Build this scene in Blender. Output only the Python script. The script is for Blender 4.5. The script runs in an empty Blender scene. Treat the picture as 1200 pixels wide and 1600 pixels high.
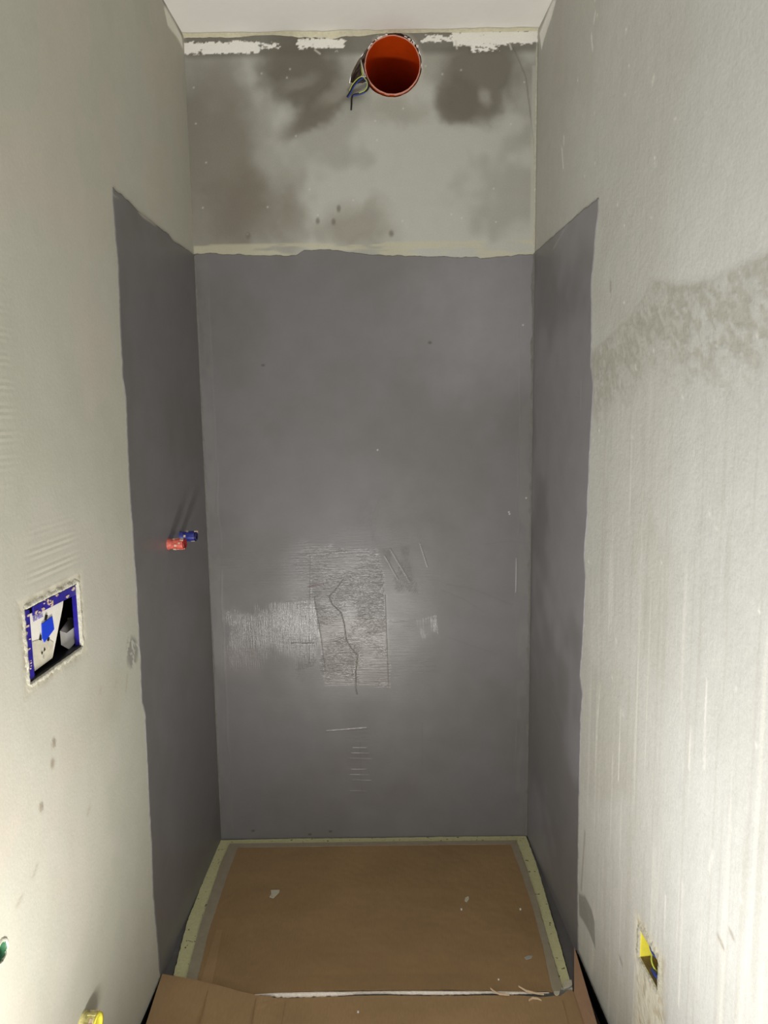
import bpy, math, random
import numpy as np
from mathutils import Matrix, Vector

# ---------------------------------------------------------------- camera, light, exposure
SC = bpy.context.scene
COL = SC.collection
W, H = 1.0, 2.434                      # niche width at the back wall, room height (metres)
AL, AR = 0.0233, 0.0474                # how far the left / right wall opens towards the room
CAM = np.array([.5544, -2.1629, 1.3496]); YAW, PITCH, ROLL, FPX = .0034, -.1290, -.0140, 1110.55
cy, sy, cp, sp, cr, sr = math.cos(YAW), math.sin(YAW), math.cos(PITCH), math.sin(PITCH), math.cos(ROLL), math.sin(ROLL)
FWD = np.array([-sy*cp, cy*cp, sp]); _r = np.array([cy, sy, 0.]); _u = np.cross(_r, FWD)
RGT, UPV = cr*_r + sr*_u, -sr*_r + cr*_u
cd = bpy.data.cameras.new('camera'); cam = bpy.data.objects.new('camera', cd); COL.objects.link(cam)
cd.sensor_fit = 'VERTICAL'; cd.sensor_height = 24; cd.lens = 24*FPX/1600; cd.clip_start = .01
m = Matrix.Identity(4)
for i in range(3):
    m[i][0], m[i][1], m[i][2], m[i][3] = RGT[i], UPV[i], -FWD[i], CAM[i]
cam.matrix_world = m; SC.camera = cam

wd = bpy.data.worlds.new('world'); SC.world = wd; wd.use_nodes = True
wd.node_tree.nodes['Background'].inputs[0].default_value = (1.0, .99, .975, 1)
wd.node_tree.nodes['Background'].inputs[1].default_value = .85

def area(name, loc, to, size, power, color, spread=180):
    l = bpy.data.lights.new(name, 'AREA'); l.shape = 'RECTANGLE'; l.size, l.size_y = size; l.energy = power; l.color = color
    l.spread = math.radians(spread)
    o = bpy.data.objects.new(name, l); COL.objects.link(o); o.location = loc
    o.rotation_euler = (Vector(to)-Vector(loc)).to_track_quat('-Z', 'Y').to_euler()
    return o
# LED work lamp standing on the floor behind the picture's lower edge, tipped upwards
area('work_lamp', (.38, -1.62, .24), (.48, -1.10, 1.45), (.30, .22), 14, (1.0, .975, .925), 168)
SC.view_settings.view_transform = 'Standard'; SC.view_settings.look = 'None'
SC.view_settings.gamma = 1; SC.view_settings.use_curve_mapping = False; SC.view_settings.exposure = 0.45

# ---------------------------------------------------------------- helpers
def hitp(px, py, n, c):
    d = FWD*FPX + RGT*(px-600) - UPV*(py-800); n = np.array(n, float)
    return CAM + d*((c - n@CAM)/(n@d))
def back(px, py):                       # a point of the back wall: (x, z)
    p = hitp(px, py, (0, 1, 0), 0); return p[0], p[2]
def left(px, py):                       # a point of the left wall: (distance from the back corner, z)
    p = hitp(px, py, (math.cos(AL), -math.sin(AL), 0), 0); return -p[1]/math.cos(AL), p[2]
def right(px, py):
    p = hitp(px, py, (math.cos(AR), math.sin(AR), 0), math.cos(AR)*W); return -p[1]/math.cos(AR), p[2]
def flo(px, py, z=0.):
    p = hitp(px, py, (0, 0, 1), z); return p[0], p[1]
LP = lambda s, z, n=0.: (-math.sin(AL)*s + math.cos(AL)*n, -math.cos(AL)*s - math.sin(AL)*n, z)
RP = lambda s, z, n=0.: (W + math.sin(AR)*s - math.cos(AR)*n, -math.cos(AR)*s - math.sin(AR)*n, z)
BP = lambda x, z, n=0.: (x, -n, z)

def lin(c):
    c = np.array(c, float)/255.; return np.where(c <= .04045, c/12.92, ((c+.055)/1.055)**2.4)
_tabs = {}
def vnoise(u, v, seed):
    if seed not in _tabs: _tabs[seed] = np.random.RandomState(seed).rand(256, 256)
    t = _tabs[seed]; iu = np.floor(u).astype(int); iv = np.floor(v).astype(int); fu = u-iu; fv = v-iv
    fu = fu*fu*(3-2*fu); fv = fv*fv*(3-2*fv)
    a = t[iu % 256, iv % 256]; b = t[(iu+1) % 256, iv % 256]; c = t[iu % 256, (iv+1) % 256]; d = t[(iu+1) % 256, (iv+1) % 256]
    return (a*(1-fu)+b*fu)*(1-fv) + (c*(1-fu)+d*fu)*fv
def fbm(u, v, f, seed, oct=4, fy=None):
    fy = fy or f; s = 0; a = .5; t = 0
    for k in range(oct):
        s = s + a*vnoise(u*f*2**k+17.3*k+50, v*fy*2**k+9.1*k+50, seed+k); t += a; a *= .55
    return s/t
def sstep(a, b, x):
    t = np.clip((x-a)/(b-a), 0, 1); return t*t*(3-2*t)
def blob(u, v, cu, cv, ru, rv, soft=.5, warp=0., seed=1, ang=0.):
    if warp:
        u = u + (fbm(u, v, 9, seed)-.5)*warp; v = v + (fbm(u, v, 9, seed+40)-.5)*warp
    du, dv = u-cu, v-cv; c, s = math.cos(ang), math.sin(ang)
    r = np.sqrt(((du*c+dv*s)/ru)**2 + ((-du*s+dv*c)/rv)**2)
    return 1 - sstep(1-soft, 1+soft, r)
def boxm(u, v, u0, u1, v0, v1, soft=.004):
    return sstep(u0-soft, u0+soft, u)*(1-sstep(u1-soft, u1+soft, u))*sstep(v0-soft, v0+soft, v)*(1-sstep(v1-soft, v1+soft, v))
def polym(u, v, pts, soft=.003):
    ins = np.zeros(u.shape, bool); dmin = np.full(u.shape, 9.); n = len(pts)
    for i in range(n):
        (x0, y0), (x1, y1) = pts[i], pts[(i+1) % n]
        if y0 != y1:
            ins ^= ((y0 > v) != (y1 > v)) & (u < (x1-x0)*(v-y0)/(y1-y0)+x0)
        dmin = np.minimum(dmin, segd(u, v, x0, y0, x1, y1))
    return sstep(-soft, soft, np.where(ins, dmin, -dmin))
def segd(u, v, x0, y0, x1, y1):
    dx, dy = x1-x0, y1-y0; t = np.clip(((u-x0)*dx+(v-y0)*dy)/(dx*dx+dy*dy+1e-12), 0, 1)
    return np.hypot(u-x0-t*dx, v-y0-t*dy)
def linem(u, v, pts, w):
    d = np.full(u.shape, 9.)
    for a, b in zip(pts[:-1], pts[1:]): d = np.minimum(d, segd(u, v, *a, *b))
    return np.exp(-(d/w)**2)
def mix(c, col, m): return c*(1-m[..., None]) + lin(col)*m[..., None]

def mesh_obj(name, verts, faces, mat, parent=None, smooth=False):
    me = bpy.data.meshes.new(name)
    verts = np.asarray(verts, np.float32).reshape(-1, 3)
    me.from_pydata(verts.tolist(), [], [tuple(f) for f in faces])
    if smooth: me.shade_smooth()
    me.materials.append(mat); o = bpy.data.objects.new(name, me); COL.objects.link(o)
    if parent: o.parent = parent
    return o
def quads_obj(name, P, keep, mat, parent=None, flip=False, uv=None, attrs=None, skirt=None):
    """grid mesh from an array P[nu,nv,3]; keep = mask of cells; attrs = dict name -> array"""
    nu, nv = P.shape[:2]; idx = np.arange(nu*nv).reshape(nu, nv)
    q = np.stack([idx[:-1, :-1], idx[1:, :-1], idx[1:, 1:], idx[:-1, 1:]], -1)[keep]
    if flip: q = q[:, ::-1]
    V = P.reshape(-1, 3)
    used = np.zeros(nu*nv, bool); used[q.ravel()] = True
    nx = 0; rm = -np.ones(nu*nv, int); rm[used] = np.arange(used.sum()); Q = rm[q]; V2 = V[used]
    extra = None
    if skirt is not None:               # close the border down to the wall behind
        b = np.concatenate([idx[:, 0], idx[-1, 1:], idx[-2::-1, -1], idx[0, -2:0:-1]]); nb = len(b)
        S = V[b] + np.array(skirt); n0 = len(V2); V2 = np.vstack([V2, S]); a = rm[b]; c = np.arange(nb)+n0
        sk = np.stack([a, c, np.roll(c, -1), np.roll(a, -1)], -1)
        if flip: sk = sk[:, ::-1]
        Q = np.vstack([Q, sk]); extra = b
    me = bpy.data.meshes.new(name); me.vertices.add(len(V2)); me.vertices.foreach_set('co', V2.astype(np.float32).ravel())
    me.loops.add(len(Q)*4); me.loops.foreach_set('vertex_index', Q.astype(np.int32).ravel())
    me.polygons.add(len(Q)); me.polygons.foreach_set('loop_start', (np.arange(len(Q))*4).astype(np.int32))
    me.update(calc_edges=True)
    me.polygons.foreach_set('use_smooth', np.ones(len(Q), bool))
    for k, arr in (attrs or {}).items():
        if arr.ndim == 3:
            a4 = np.concatenate([arr, np.ones(arr.shape[:2]+(1,))], -1).reshape(-1, 4)
            vals = a4[used]; 
            if extra is not None: vals = np.vstack([vals, a4[extra]])
            at = me.attributes.new(k, 'FLOAT_COLOR', 'POINT'); at.data.foreach_set('color', vals.astype(np.float32).ravel())
        else:
            a1 = arr.reshape(-1); vals = a1[used]
            if extra is not None: vals = np.concatenate([vals, a1[extra]])
            at = me.attributes.new(k, 'FLOAT', 'POINT'); at.data.foreach_set('value', vals.astype(np.float32))
    me.materials.append(mat); o = bpy.data.objects.new(name, me); COL.objects.link(o)
    if parent: o.parent = parent
    return o
def thing(name, label, cat, loc=(0, 0, 0), rotz=0, group=None):
    o = bpy.data.objects.new(name, None); COL.objects.link(o); o.empty_display_size = .03
    o.location = loc; o.rotation_euler = (0, 0, rotz); o['label'] = label; o['category'] = cat
    if group: o['group'] = group
    return o
def tag(o, label, cat, group=None):
    o['label'] = label; o['category'] = cat
    if group: o['group'] = group
    return o
def box(x0, x1, y0, y1, z0, z1):
    v = [(x, y, z) for x in (x0, x1) for y in (y0, y1) for z in (z0, z1)]
    return v, [(0, 1, 3, 2), (4, 6, 7, 5), (0, 4, 5, 1), (2, 3, 7, 6), (0, 2, 6, 4), (1, 5, 7, 3)]
def join(*ms):
    V, F = [], []
    for v, f in ms:
        n = len(V); V += [tuple(p) for p in v]; F += [tuple(i+n for i in q) for q in f]
    return V, F
def slab(poly, z0, z1):                 # flat outline -> plate
    n = len(poly); zt = z1 if hasattr(z1, '__len__') else [z1]*n; zb = z0 if hasattr(z0, '__len__') else [z0]*n
    V = [(p[0], p[1], zb[i]) for i, p in enumerate(poly)] + [(p[0], p[1], zt[i]) for i, p in enumerate(poly)]
    F = [tuple(range(n))[::-1], tuple(range(n, 2*n))] + [(i, (i+1) % n, n+(i+1) % n, n+i) for i in range(n)]
    return V, F
def lathe(prof, n=24, jit=0., seed=0):  # profile (radius, height) about +Y
    rnd = random.Random(seed); V, F = [], []
    ja = [1+jit*(rnd.random()-.5) for _ in range(n)]
    for r, h in prof:
        for k in range(n):
            a = 2*math.pi*k/n; rr = r*ja[k]; V.append((rr*math.cos(a), h, rr*math.sin(a)))
    for i in range(len(prof)-1):
        for k in range(n):
            a, b = i*n+k, i*n+(k+1) % n; F.append((a, a+n, b+n, b))
    return V, F
def tube(pts, r, n=8, sub=5):
    P = [Vector(p) for p in pts]; Q = []
    for i in range(len(P)-1):
        p0, p1, p2, p3 = P[max(i-1, 0)], P[i], P[i+1], P[min(i+2, len(P)-1)]
        for k in range(sub):
            t = k/sub
            Q.append(.5*((2*p1)+(-p0+p2)*t+(2*p0-5*p1+4*p2-p3)*t*t+(-p0+3*p1-3*p2+p3)*t**3))
    Q.append(P[-1]); V, F = [], []; N = None
    for i, p in enumerate(Q):
        T = (Q[min(i+1, len(Q)-1)]-Q[max(i-1, 0)]).normalized()
        N = (T.orthogonal() if N is None else (N - T*N.dot(T))).normalized(); B = T.cross(N)
        for k in range(n):
            a = 2*math.pi*k/n; V.append(tuple(p+N*(r*math.cos(a))+B*(r*math.sin(a))))
    for i in range(len(Q)-1):
        for k in range(n):
            a, b = i*n+k, i*n+(k+1) % n; F.append((a, b, b+n, a+n))
    F += [tuple(range(n))[::-1], tuple(range((len(Q)-1)*n, len(Q)*n))]
    return V, F
def bevel(o, w=.001, seg=2):
    b = o.modifiers.new('bevel', 'BEVEL'); b.width = w; b.segments = seg; b.limit_method = 'ANGLE'; return o

# ---------------------------------------------------------------- materials
class NT:
    def __init__(s, name):
        s.m = bpy.data.materials.new(name); s.m.use_nodes = True; s.t = s.m.node_tree
        s.b = s.t.nodes['Principled BSDF']; s.tc = s.t.nodes.new('ShaderNodeTexCoord')
    def n(s, ty, **kw):
        o = s.t.nodes.new(ty)
        for k, v in kw.items():
            if k.startswith('i_'): o.inputs[k[2:].replace('_', ' ')].default_value = v
            else: setattr(o, k, v)
        return o
    def l(s, a, b): s.t.links.new(a, b)
    def math(s, op, a, b=None):
        o = s.n('ShaderNodeMath', operation=op)
        for i, x in enumerate((a, b)):
            if x is None: continue
            if isinstance(x, (int, float)): o.inputs[i].default_value = x
            else: s.l(x, o.inputs[i])
        return o.outputs[0]
    def noise(s, scale, vec=None, detail=4, rough=.6, stretch=None, rot=None):
        o = s.n('ShaderNodeTexNoise', i_Scale=scale, i_Detail=detail, i_Roughness=rough)
        v = vec or s.tc.outputs['Object']
        if rot:
            mp0 = s.n('ShaderNodeMapping'); mp0.inputs['Rotation'].default_value = rot; s.l(v, mp0.inputs[0]); v = mp0.outputs[0]
        if stretch:
            mp = s.n('ShaderNodeMapping'); mp.inputs['Scale'].default_value = stretch; s.l(v, mp.inputs[0]); v = mp.outputs[0]
        s.l(v, o.inputs['Vector']); return o.outputs['Fac']
    def attr(s, name): return s.n('ShaderNodeAttribute', attribute_name=name)
    def scale_col(s, col, fac_out, lo, hi):      # colour times a factor from noise
        mr = s.n('ShaderNodeMapRange'); mr.inputs['From Min'].default_value = .3; mr.inputs['From Max'].default_value = .7
        mr.inputs['To Min'].default_value = lo; mr.inputs['To Max'].default_value = hi; s.l(fac_out, mr.inputs[0])
        v = s.n('ShaderNodeVectorMath', operation='SCALE'); s.l(col, v.inputs[0]); s.l(mr.outputs[0], v.inputs['Scale']); return v.outputs[0]
    def bump(s, h, dist, strength=1., prev=None):
        b = s.n('ShaderNodeBump'); b.inputs['Distance'].default_value = dist; b.inputs['Strength'].default_value = strength
        s.l(h, b.inputs['Height'])
        if prev: s.l(prev, b.inputs['Normal'])
        return b.outputs[0]
def plain(name, rgb, rough=.5, spec=.5, nscale=60, amt=.12, bumpd=.0004, metallic=0., stretch=None):
    t = NT(name); c = t.n('ShaderNodeRGB'); c.outputs[0].default_value = (*lin(rgb), 1)
    f = t.noise(nscale, stretch=stretch); t.l(t.scale_col(c.outputs[0], f, 1-amt, 1+amt), t.b.inputs['Base Color'])
    t.b.inputs['Roughness'].default_value = rough; t.b.inputs['Specular IOR Level'].default_value = spec; t.b.inputs['Metallic'].default_value = metallic
    t.l(t.bump(f, bumpd), t.b.inputs['Normal']); return t.m
def wall_mat(name, rough, spec, grain, streak=None, fine=1.):
    t = NT(name); a = t.attr('col')
    c = t.scale_col(a.outputs['Color'], t.noise(220, detail=3), 1-grain, 1+grain)
    c = t.scale_col(c, t.noise(26, detail=5), 1-grain*.6, 1+grain*.6)
    if streak: c = t.scale_col(c, t.noise(1., stretch=(120, 120, 2.2), detail=4), 1-streak, 1+streak)
    t.l(c, t.b.inputs['Base Color']); t.b.inputs['Roughness'].default_value = rough; t.b.inputs['Specular IOR Level'].default_value = spec
    n = t.bump(t.noise(150, detail=4), .0003*fine)
    n = t.bump(t.noise(4, detail=2), .004, prev=n)
    n = t.bump(t.attr('hgt').outputs['Fac'], .0016, prev=n)
    t.l(n, t.b.inputs['Normal']); return t.m
def membrane_mat(name):
    t = NT(name); a = t.attr('col')
    t.l(t.scale_col(a.outputs['Color'], t.noise(14, detail=6), .95, 1.05), t.b.inputs['Base Color'])
    t.b.inputs['Specular IOR Level'].default_value = .42
    t.b.inputs['Coat Weight'].default_value = 0.0
    hz = t.noise(1., stretch=(16, 1, 420), detail=4); hz2 = t.noise(1., stretch=(5, 1, 170), detail=3)
    vt = t.noise(1., stretch=(420, 1, 16), detail=4)
    dg = t.noise(1., rot=(0, math.radians(-28), 0), stretch=(420, 1, 14), detail=4)
    mh, mv, md = (t.attr(k).outputs['Fac'] for k in ('mh', 'mv', 'md'))
    sb = lambda x, k: t.math('SUBTRACT', x, k)
    h = t.math('ADD', t.math('MULTIPLY', sb(t.math('ADD', hz, hz2), 1.), mh), t.math('ADD', t.math('MULTIPLY', sb(vt, .5), mv), t.math('MULTIPLY', sb(dg, .5), md)))
    n = t.bump(h, .00075)
    n = t.bump(t.noise(3, detail=2), .006, prev=n)
    n = t.bump(t.noise(1., stretch=(30, 30, 260), detail=3), .00015, prev=n)
    n = t.bump(t.attr('hgt').outputs['Fac'], .0010, prev=n)
    t.l(n, t.b.inputs['Normal'])
    t.l(t.attr('rgh').outputs['Fac'], t.b.inputs['Roughness']); return t.m
M_WALL = wall_mat('bare_plaster', .8, .25, .035)
M_WALLR = wall_mat('rough_plaster', .75, .3, .05, .018, 2.2)
M_MEM = membrane_mat('sealing_coat')
M_CEIL = plain('ceiling_paint', (250, 248, 243), .8, .2, 40, .01, .0005)
M_CREAM = plain('cream_filler', (222, 216, 190), .8, .2, 90, .1, .002)
M_PLASTER = plain('patching_plaster', (188, 185, 170), .85, .2, 120, .13, .003)
M_PLASTERD = plain('hole_rubble', (140, 130, 116), .95, .1, 60, .35, .006)
M_BEAD = plain('corner_bead_grey', (116, 114, 111), .3, .5, 60, .1, .002)
M_COATF = plain('foot_coat', (100, 98, 98), .5, .4, 40, .08, .001)
M_DUST = plain('brown_dust', (136, 120, 86), .9, .1, 90, .2, .001)
M_ORANGE = plain('orange_pvc', (206, 74, 14), .32, .5, 30, .08, .0003)
M_PINK = plain('dusty_pink_pvc', (216, 150, 132), .5, .5, 60, .15, .0005)
M_BLACK = plain('black_plastic', (16, 16, 18), .45, .4, 60, .2, .0003)
M_DARK = plain('dark_void', (9, 8, 8), .9, .1, 20, .2)
M_BLUEW = plain('blue_wire', (46, 66, 150), .4, .5, 200, .1)
M_YG = plain('yellow_green_wire', (196, 208, 92), .4, .5, 200, .15)
M_SHEATH = plain('white_sheath', (214, 210, 202), .5, .4, 100, .08)
M_WHITE = plain('white_card', (228, 224, 214), .55, .4, 60, .04)
M_BLUE = plain('blue_print', (20, 62, 205), .5, .4, 60, .05)
M_INK = plain('violet_ink', (120, 112, 178), .6, .3, 60, .1)
M_INDIGO = plain('indigo_plastic', (38, 28, 140), .4, .5, 90, .25, .0006)
M_GREYP = plain('grey_plastic', (168, 166, 162), .5, .4, 60, .08, .0006)
M_RED = plain('red_plug', (204, 98, 84), .5, .5, 160, .3, .0012)
M_REDD = plain('dark_red_plastic', (130, 16, 12), .45, .5, 80, .2)
M_BLUEP = plain('blue_plug', (42, 50, 132), .4, .5, 160, .3, .0012)
M_BLUED = plain('dark_blue_plastic', (12, 12, 70), .4, .5, 80, .2)
M_SPLAT = plain('plaster_splash', (205, 180, 160), .8, .3, 200, .15, .002)
M_YELLOW = plain('yellow_plastic', (246, 234, 84), .4, .5, 80, .06, .0006)
M_YELLOWD = plain('dusty_yellow', (206, 196, 130), .6, .4, 120, .2, .0015)
M_GREEN = plain('green_pipe', (44, 98, 64), .45, .5, 80, .12)
M_TRAY = plain('tray_enamel', (236, 234, 230), .25, .5, 20, .02)
M_TAPE = plain('masking_film', (158, 148, 128), .5, .4, 40, .08, .0008)
M_SCRAP = plain('plaster_scrap', (196, 190, 172), .8, .3, 100, .08, .001)
M_SLIVER = plain('paper_sliver_brown', (200, 176, 146), .8, .3, 100, .1, .001)
M_FLOOR = plain('concrete_floor', (58, 54, 48), .9, .2, 60, .3, .004)
M_LINER = plain('torn_paper', (236, 226, 216), .8, .2, 150, .1, .002)
def card_mat(name, rgb):
    t = NT(name); c = t.n('ShaderNodeRGB'); c.outputs[0].default_value = (*lin(rgb), 1)
    k = t.scale_col(c.outputs[0], t.noise(3.2, detail=4), .90, 1.10)
    k = t.scale_col(k, t.noise(240, detail=2, stretch=(1, .25, 1)), .95, 1.05)
    t.l(k, t.b.inputs['Base Color']); t.b.inputs['Roughness'].default_value = .62; t.b.inputs['Specular IOR Level'].default_value = .35
    w = t.n('ShaderNodeTexWave', i_Scale=42., i_Distortion=.3); w.bands_direction = 'X'
    t.l(t.tc.outputs['Object'], w.inputs['Vector'])
    n = t.bump(w.outputs['Fac'], .00003); n = t.bump(t.noise(7, detail=3), .006, prev=n)
    t.l(n, t.b.inputs['Normal']); return t.m
M_CARD = card_mat('cardboard_brown', (152, 124, 88))
M_CARD2 = card_mat('cardboard_light', (162, 133, 97))
M_CARD3 = card_mat('cardboard_reddish', (164, 132, 106))
def band_mat():
    t = NT('sealing_fleece'); c = t.n('ShaderNodeRGB'); c.outputs[0].default_value = (*lin((206, 204, 158)), 1)
    k = t.scale_col(c.outputs[0], t.noise(160, detail=3), .93, 1.07)
    f = t.noise(95, detail=2, rough=.5); mr = t.n('ShaderNodeMapRange'); mr.inputs['From Min'].default_value = .66; mr.inputs['From Max'].default_value = .71
    t.l(f, mr.inputs[0]); mx = t.n('ShaderNodeMix', data_type='RGBA'); t.l(mr.outputs[0], mx.inputs[0]); t.l(k, mx.inputs[6]); mx.inputs[7].default_value = (*lin((92, 88, 78)), 1)
    t.l(mx.outputs[2], t.b.inputs['Base Color']); t.b.inputs['Roughness'].default_value = .8
    t.l(t.bump(t.noise(120), .0012), t.b.inputs['Normal']); return t.m
M_BAND = band_mat()

# ---------------------------------------------------------------- the setting: walls
def grid(u, v): return np.meshgrid(u, v, indexing='ij')
def axis(a, b, step, marks=()):
    g = np.linspace(a, b, int(round((b-a)/step))+1)
    for k in marks: g[np.argmin(abs(g-k))] = k
    return g
PC = ((back(572, 103)[0]+back(655, 103)[0])/2, (back(613, 57)[1]+back(613, 148)[1])/2); PR = .0765   # pipe centre and bore
# --- back wall, bare part and what lies under the coat
U, V = grid(axis(-.01, 1.01, .0025), np.concatenate([np.linspace(-.03, 1.7, 60), np.linspace(1.705, H+.004, 292)]))
c = np.tile(lin((184, 185, 177)), U.shape+(1,)).astype(float)
c = mix(c, (150, 149, 139), sstep(.45, .62, fbm(U, V, 5, 3))*.55)
def B(*p): return [back(*q) for q in p]
def bl(px, py, rx, ry, **k):            # blob given in picture units on the wall
    x, z = back(px, py); return blob(U, V, x, z, rx/520., ry/560., **k)
c = mix(c, (122, 115, 104), np.clip(bl(325, 250, 75, 175, soft=.45, warp=.12, seed=5), 0, 1)*.75)
c = mix(c, (118, 110, 99), bl(380, 330, 60, 60, soft=.5, warp=.12, seed=7)*.6)
c = mix(c, (104, 97, 86), bl(475, 115, 58, 62, soft=.4, warp=.12, seed=9)*.85)
c = mix(c, (106, 98, 87), bl(510, 165, 62, 26, soft=.5, warp=.10, seed=11, ang=.55)*.8)
c = mix(c, (140, 138, 128), bl(465, 128, 28, 12, soft=.6, warp=.06, seed=12, ang=.4)*.7)
c = mix(c, (158, 156, 146), bl(540, 135, 55, 12, soft=.6, warp=.06, seed=13, ang=.6)*.6)
c = mix(c, (114, 108, 98), bl(752, 118, 62, 66, soft=.28, warp=.10, seed=15)*.9)
c = mix(c, (114, 108, 98), bl(712, 160, 34, 36, soft=.25, warp=.08, seed=16)*.8)
c = mix(c, (160, 158, 148), bl(753, 152, 9, 14, soft=.6, warp=.05, seed=17)*.85)
c = mix(c, (150, 148, 138), bl(682, 105, 22, 30, soft=.5, warp=.06, seed=18)*.6)
c = mix(c, (128, 120, 107), bl(560, 350, 55, 28, soft=.6, warp=.1, seed=19)*.55)
c = mix(c, (122, 114, 101), bl(450, 335, 24, 60, soft=.6, warp=.1, seed=20)*.5)
c = mix(c, (130, 123, 110), bl(620, 170, 50, 20, soft=.6, warp=.1, seed=21)*.4)
c = mix(c, (110, 105, 95), boxm(U, V, 0, 1, back(600, 85)[1], H+.1, .012)*.75)
rag = fbm(U, V, 60, 31, 3, 140)
zt = lambda py: back(560, py)[1]
def smear(x0, x1, y0, y1, thr, soft=.02, seed=33, r=14):
    a, b = back(x0, y0)[0], back(x1, y0)[0]
    mm = boxm(U, V, a, b, zt(y1), zt(y0), .010); mm = mm*(.55+.45*boxm(U, V, a-.01, b+.01, zt(y1)-.01, zt(y0)+.01, .05)); n = fbm(U, V, 110, seed, 3, 230)*.6+fbm(U, V, 25, seed+3, 2, 90)*.4
    return sstep(thr, thr+.12, mm*.9 + (n-.5)*1.5)*sstep(.1, .4, mm)
white = np.maximum.reduce([smear(282, 405, 61, 80, .36, seed=33), smear(385, 440, 61, 76, .62, seed=35), smear(462, 540, 58, 75, .48, seed=37), smear(420, 480, 73, 79, .75, seed=38),
        smear(655, 730, 56, 70, .60, seed=39), smear(705, 842, 50, 73, .34, seed=41), smear(735, 785, 66, 84, .52, seed=43), smear(500, 530, 76, 84, .78, seed=44)])
c = mix(c, (246, 244, 238), white)
for (x0, y0, x1, y1) in [(591, 56, 592, 68), (597, 72, 597, 76), (640, 64, 641, 70), (712, 64, 714, 76), (796, 68, 799, 77), (492, 78, 500, 84)]:
    c = mix(c, (220, 216, 206), linem(U, V, B((x0, y0), (x1, y1)), .0022)*.8)
rnd = random.Random(5)
for k in range(26):
    x, z = rnd.uniform(.02, .98), rnd.uniform(1.86, 2.36); c = mix(c, (225, 222, 212), np.exp(-(np.hypot(U-x, V-z)/.0022)**2)*.7)
scr = linem(U, V, B((803, 75), (822, 120), (837, 240)), .0018)
tape = boxm(U, V, back(818, 200)[0], 1.02, 1.83, 2.36, .006)*(fbm(U, V, 70, 51, 3)*1.2)
c = mix(c, (120, 116, 106), scr*.6); c = mix(c, (186, 186, 176), boxm(U, V, .985, 1.02, 1.83, 2.34, .002)*.7)
c = mix(c, (196, 192, 166), sstep(back(500, 379)[1], back(500, 391)[1], V)*0 + boxm(U, V, 0, 1.02, 1.80, back(600, 378)[1], .004)*sstep(.40, .55, fbm(U, V, 10, 61, 3, 60))*.6)
for p in [(530, 325), (522, 345), (612, 365), (388, 368), (497, 345)]:
    x, z = back(*p); c = mix(c, (112, 106, 94), blob(U, V, x, z, .006, .009, .6, .01)*.7)
hgt = white*.35*(.6+.4*rag) - scr*.6 + tape*.15 + fbm(U, V, 3, 71)*.4
# opening for the vent pipe: radial outline, wider where the cable comes out
def hole_r(a):
    pts = [(655, 112), (656, 96), (652, 74), (640, 58), (624, 51), (604, 53), (588, 61), (577, 72), (566, 86), (556, 101), (549, 116), (546, 130), (556, 131), (571, 128), (580, 139), (600, 150), (622, 151), (642, 140), (652, 126)]
    q = []
    for p in pts:
        x, z = back(*p); q.append((math.atan2(z-PC[1], x-PC[0]), math.hypot(x-PC[0], z-PC[1])))
    q.sort(); A = np.array([t[0] for t in q]); R = np.array([max(t[1], PR+.006) for t in q])
    return np.interp(a, np.concatenate([A-2*math.pi, A, A+2*math.pi]), np.tile(R, 3))
dX, dZ = U-PC[0], V-PC[1]; ang = np.arctan2(dZ, dX); rr = np.hypot(dX, dZ); hr = hole_r(ang)
cells = np.ones((U.shape[0]-1, U.shape[1]-1), bool); inside = rr < hr
cin = inside[:-1, :-1].astype(int)+inside[1:, :-1]+inside[1:, 1:]+inside[:-1, 1:]
cells &= cin < 4
P = np.stack([U, np.zeros_like(U), V], -1)
push = inside & (rr > 1e-6); P[..., 0] = np.where(push, PC[0]+dX/np.maximum(rr, 1e-6)*hr, U); P[..., 2] = np.where(push, PC[1]+dZ/np.maximum(rr, 1e-6)*hr, V)
c = mix(c, (188, 182, 170), (1-sstep(0, .012, rr-hr))*(U > .53)*.55)
hgt = hgt + (1-sstep(0, .02, rr-hr))*fbm(U, V, 60, 77)*.8
wb = quads_obj('wall_back', P, cells, M_WALL, attrs=dict(col=c, hgt=hgt)); wb['kind'] = 'structure'
# edge of the opening and the rubble floor behind it
A = np.linspace(-math.pi, math.pi, 97)[:-1]; R = hole_r(A); Vh, Fh = [], []
for d, k in ((0, 1.0), (.012, .99), (.045, .97), (.05, .97), (.055, None)):
    for i, a in enumerate(A):
        q = (1+.012*math.sin(i*7.3+d*300))*R[i]*k if k else PR+.0036; Vh.append((PC[0]+math.cos(a)*q, d, PC[1]+math.sin(a)*q))
for L in range(4):
    for i in range(96): a, b = L*96+i, L*96+(i+1) % 96; Fh.append((a, b, b+96, a+96))
ph = mesh_obj('pipe_hole', Vh, Fh, M_PLASTERD, wb); ph['label'] = 'rough brown edge of the hole around the pipe'

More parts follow.
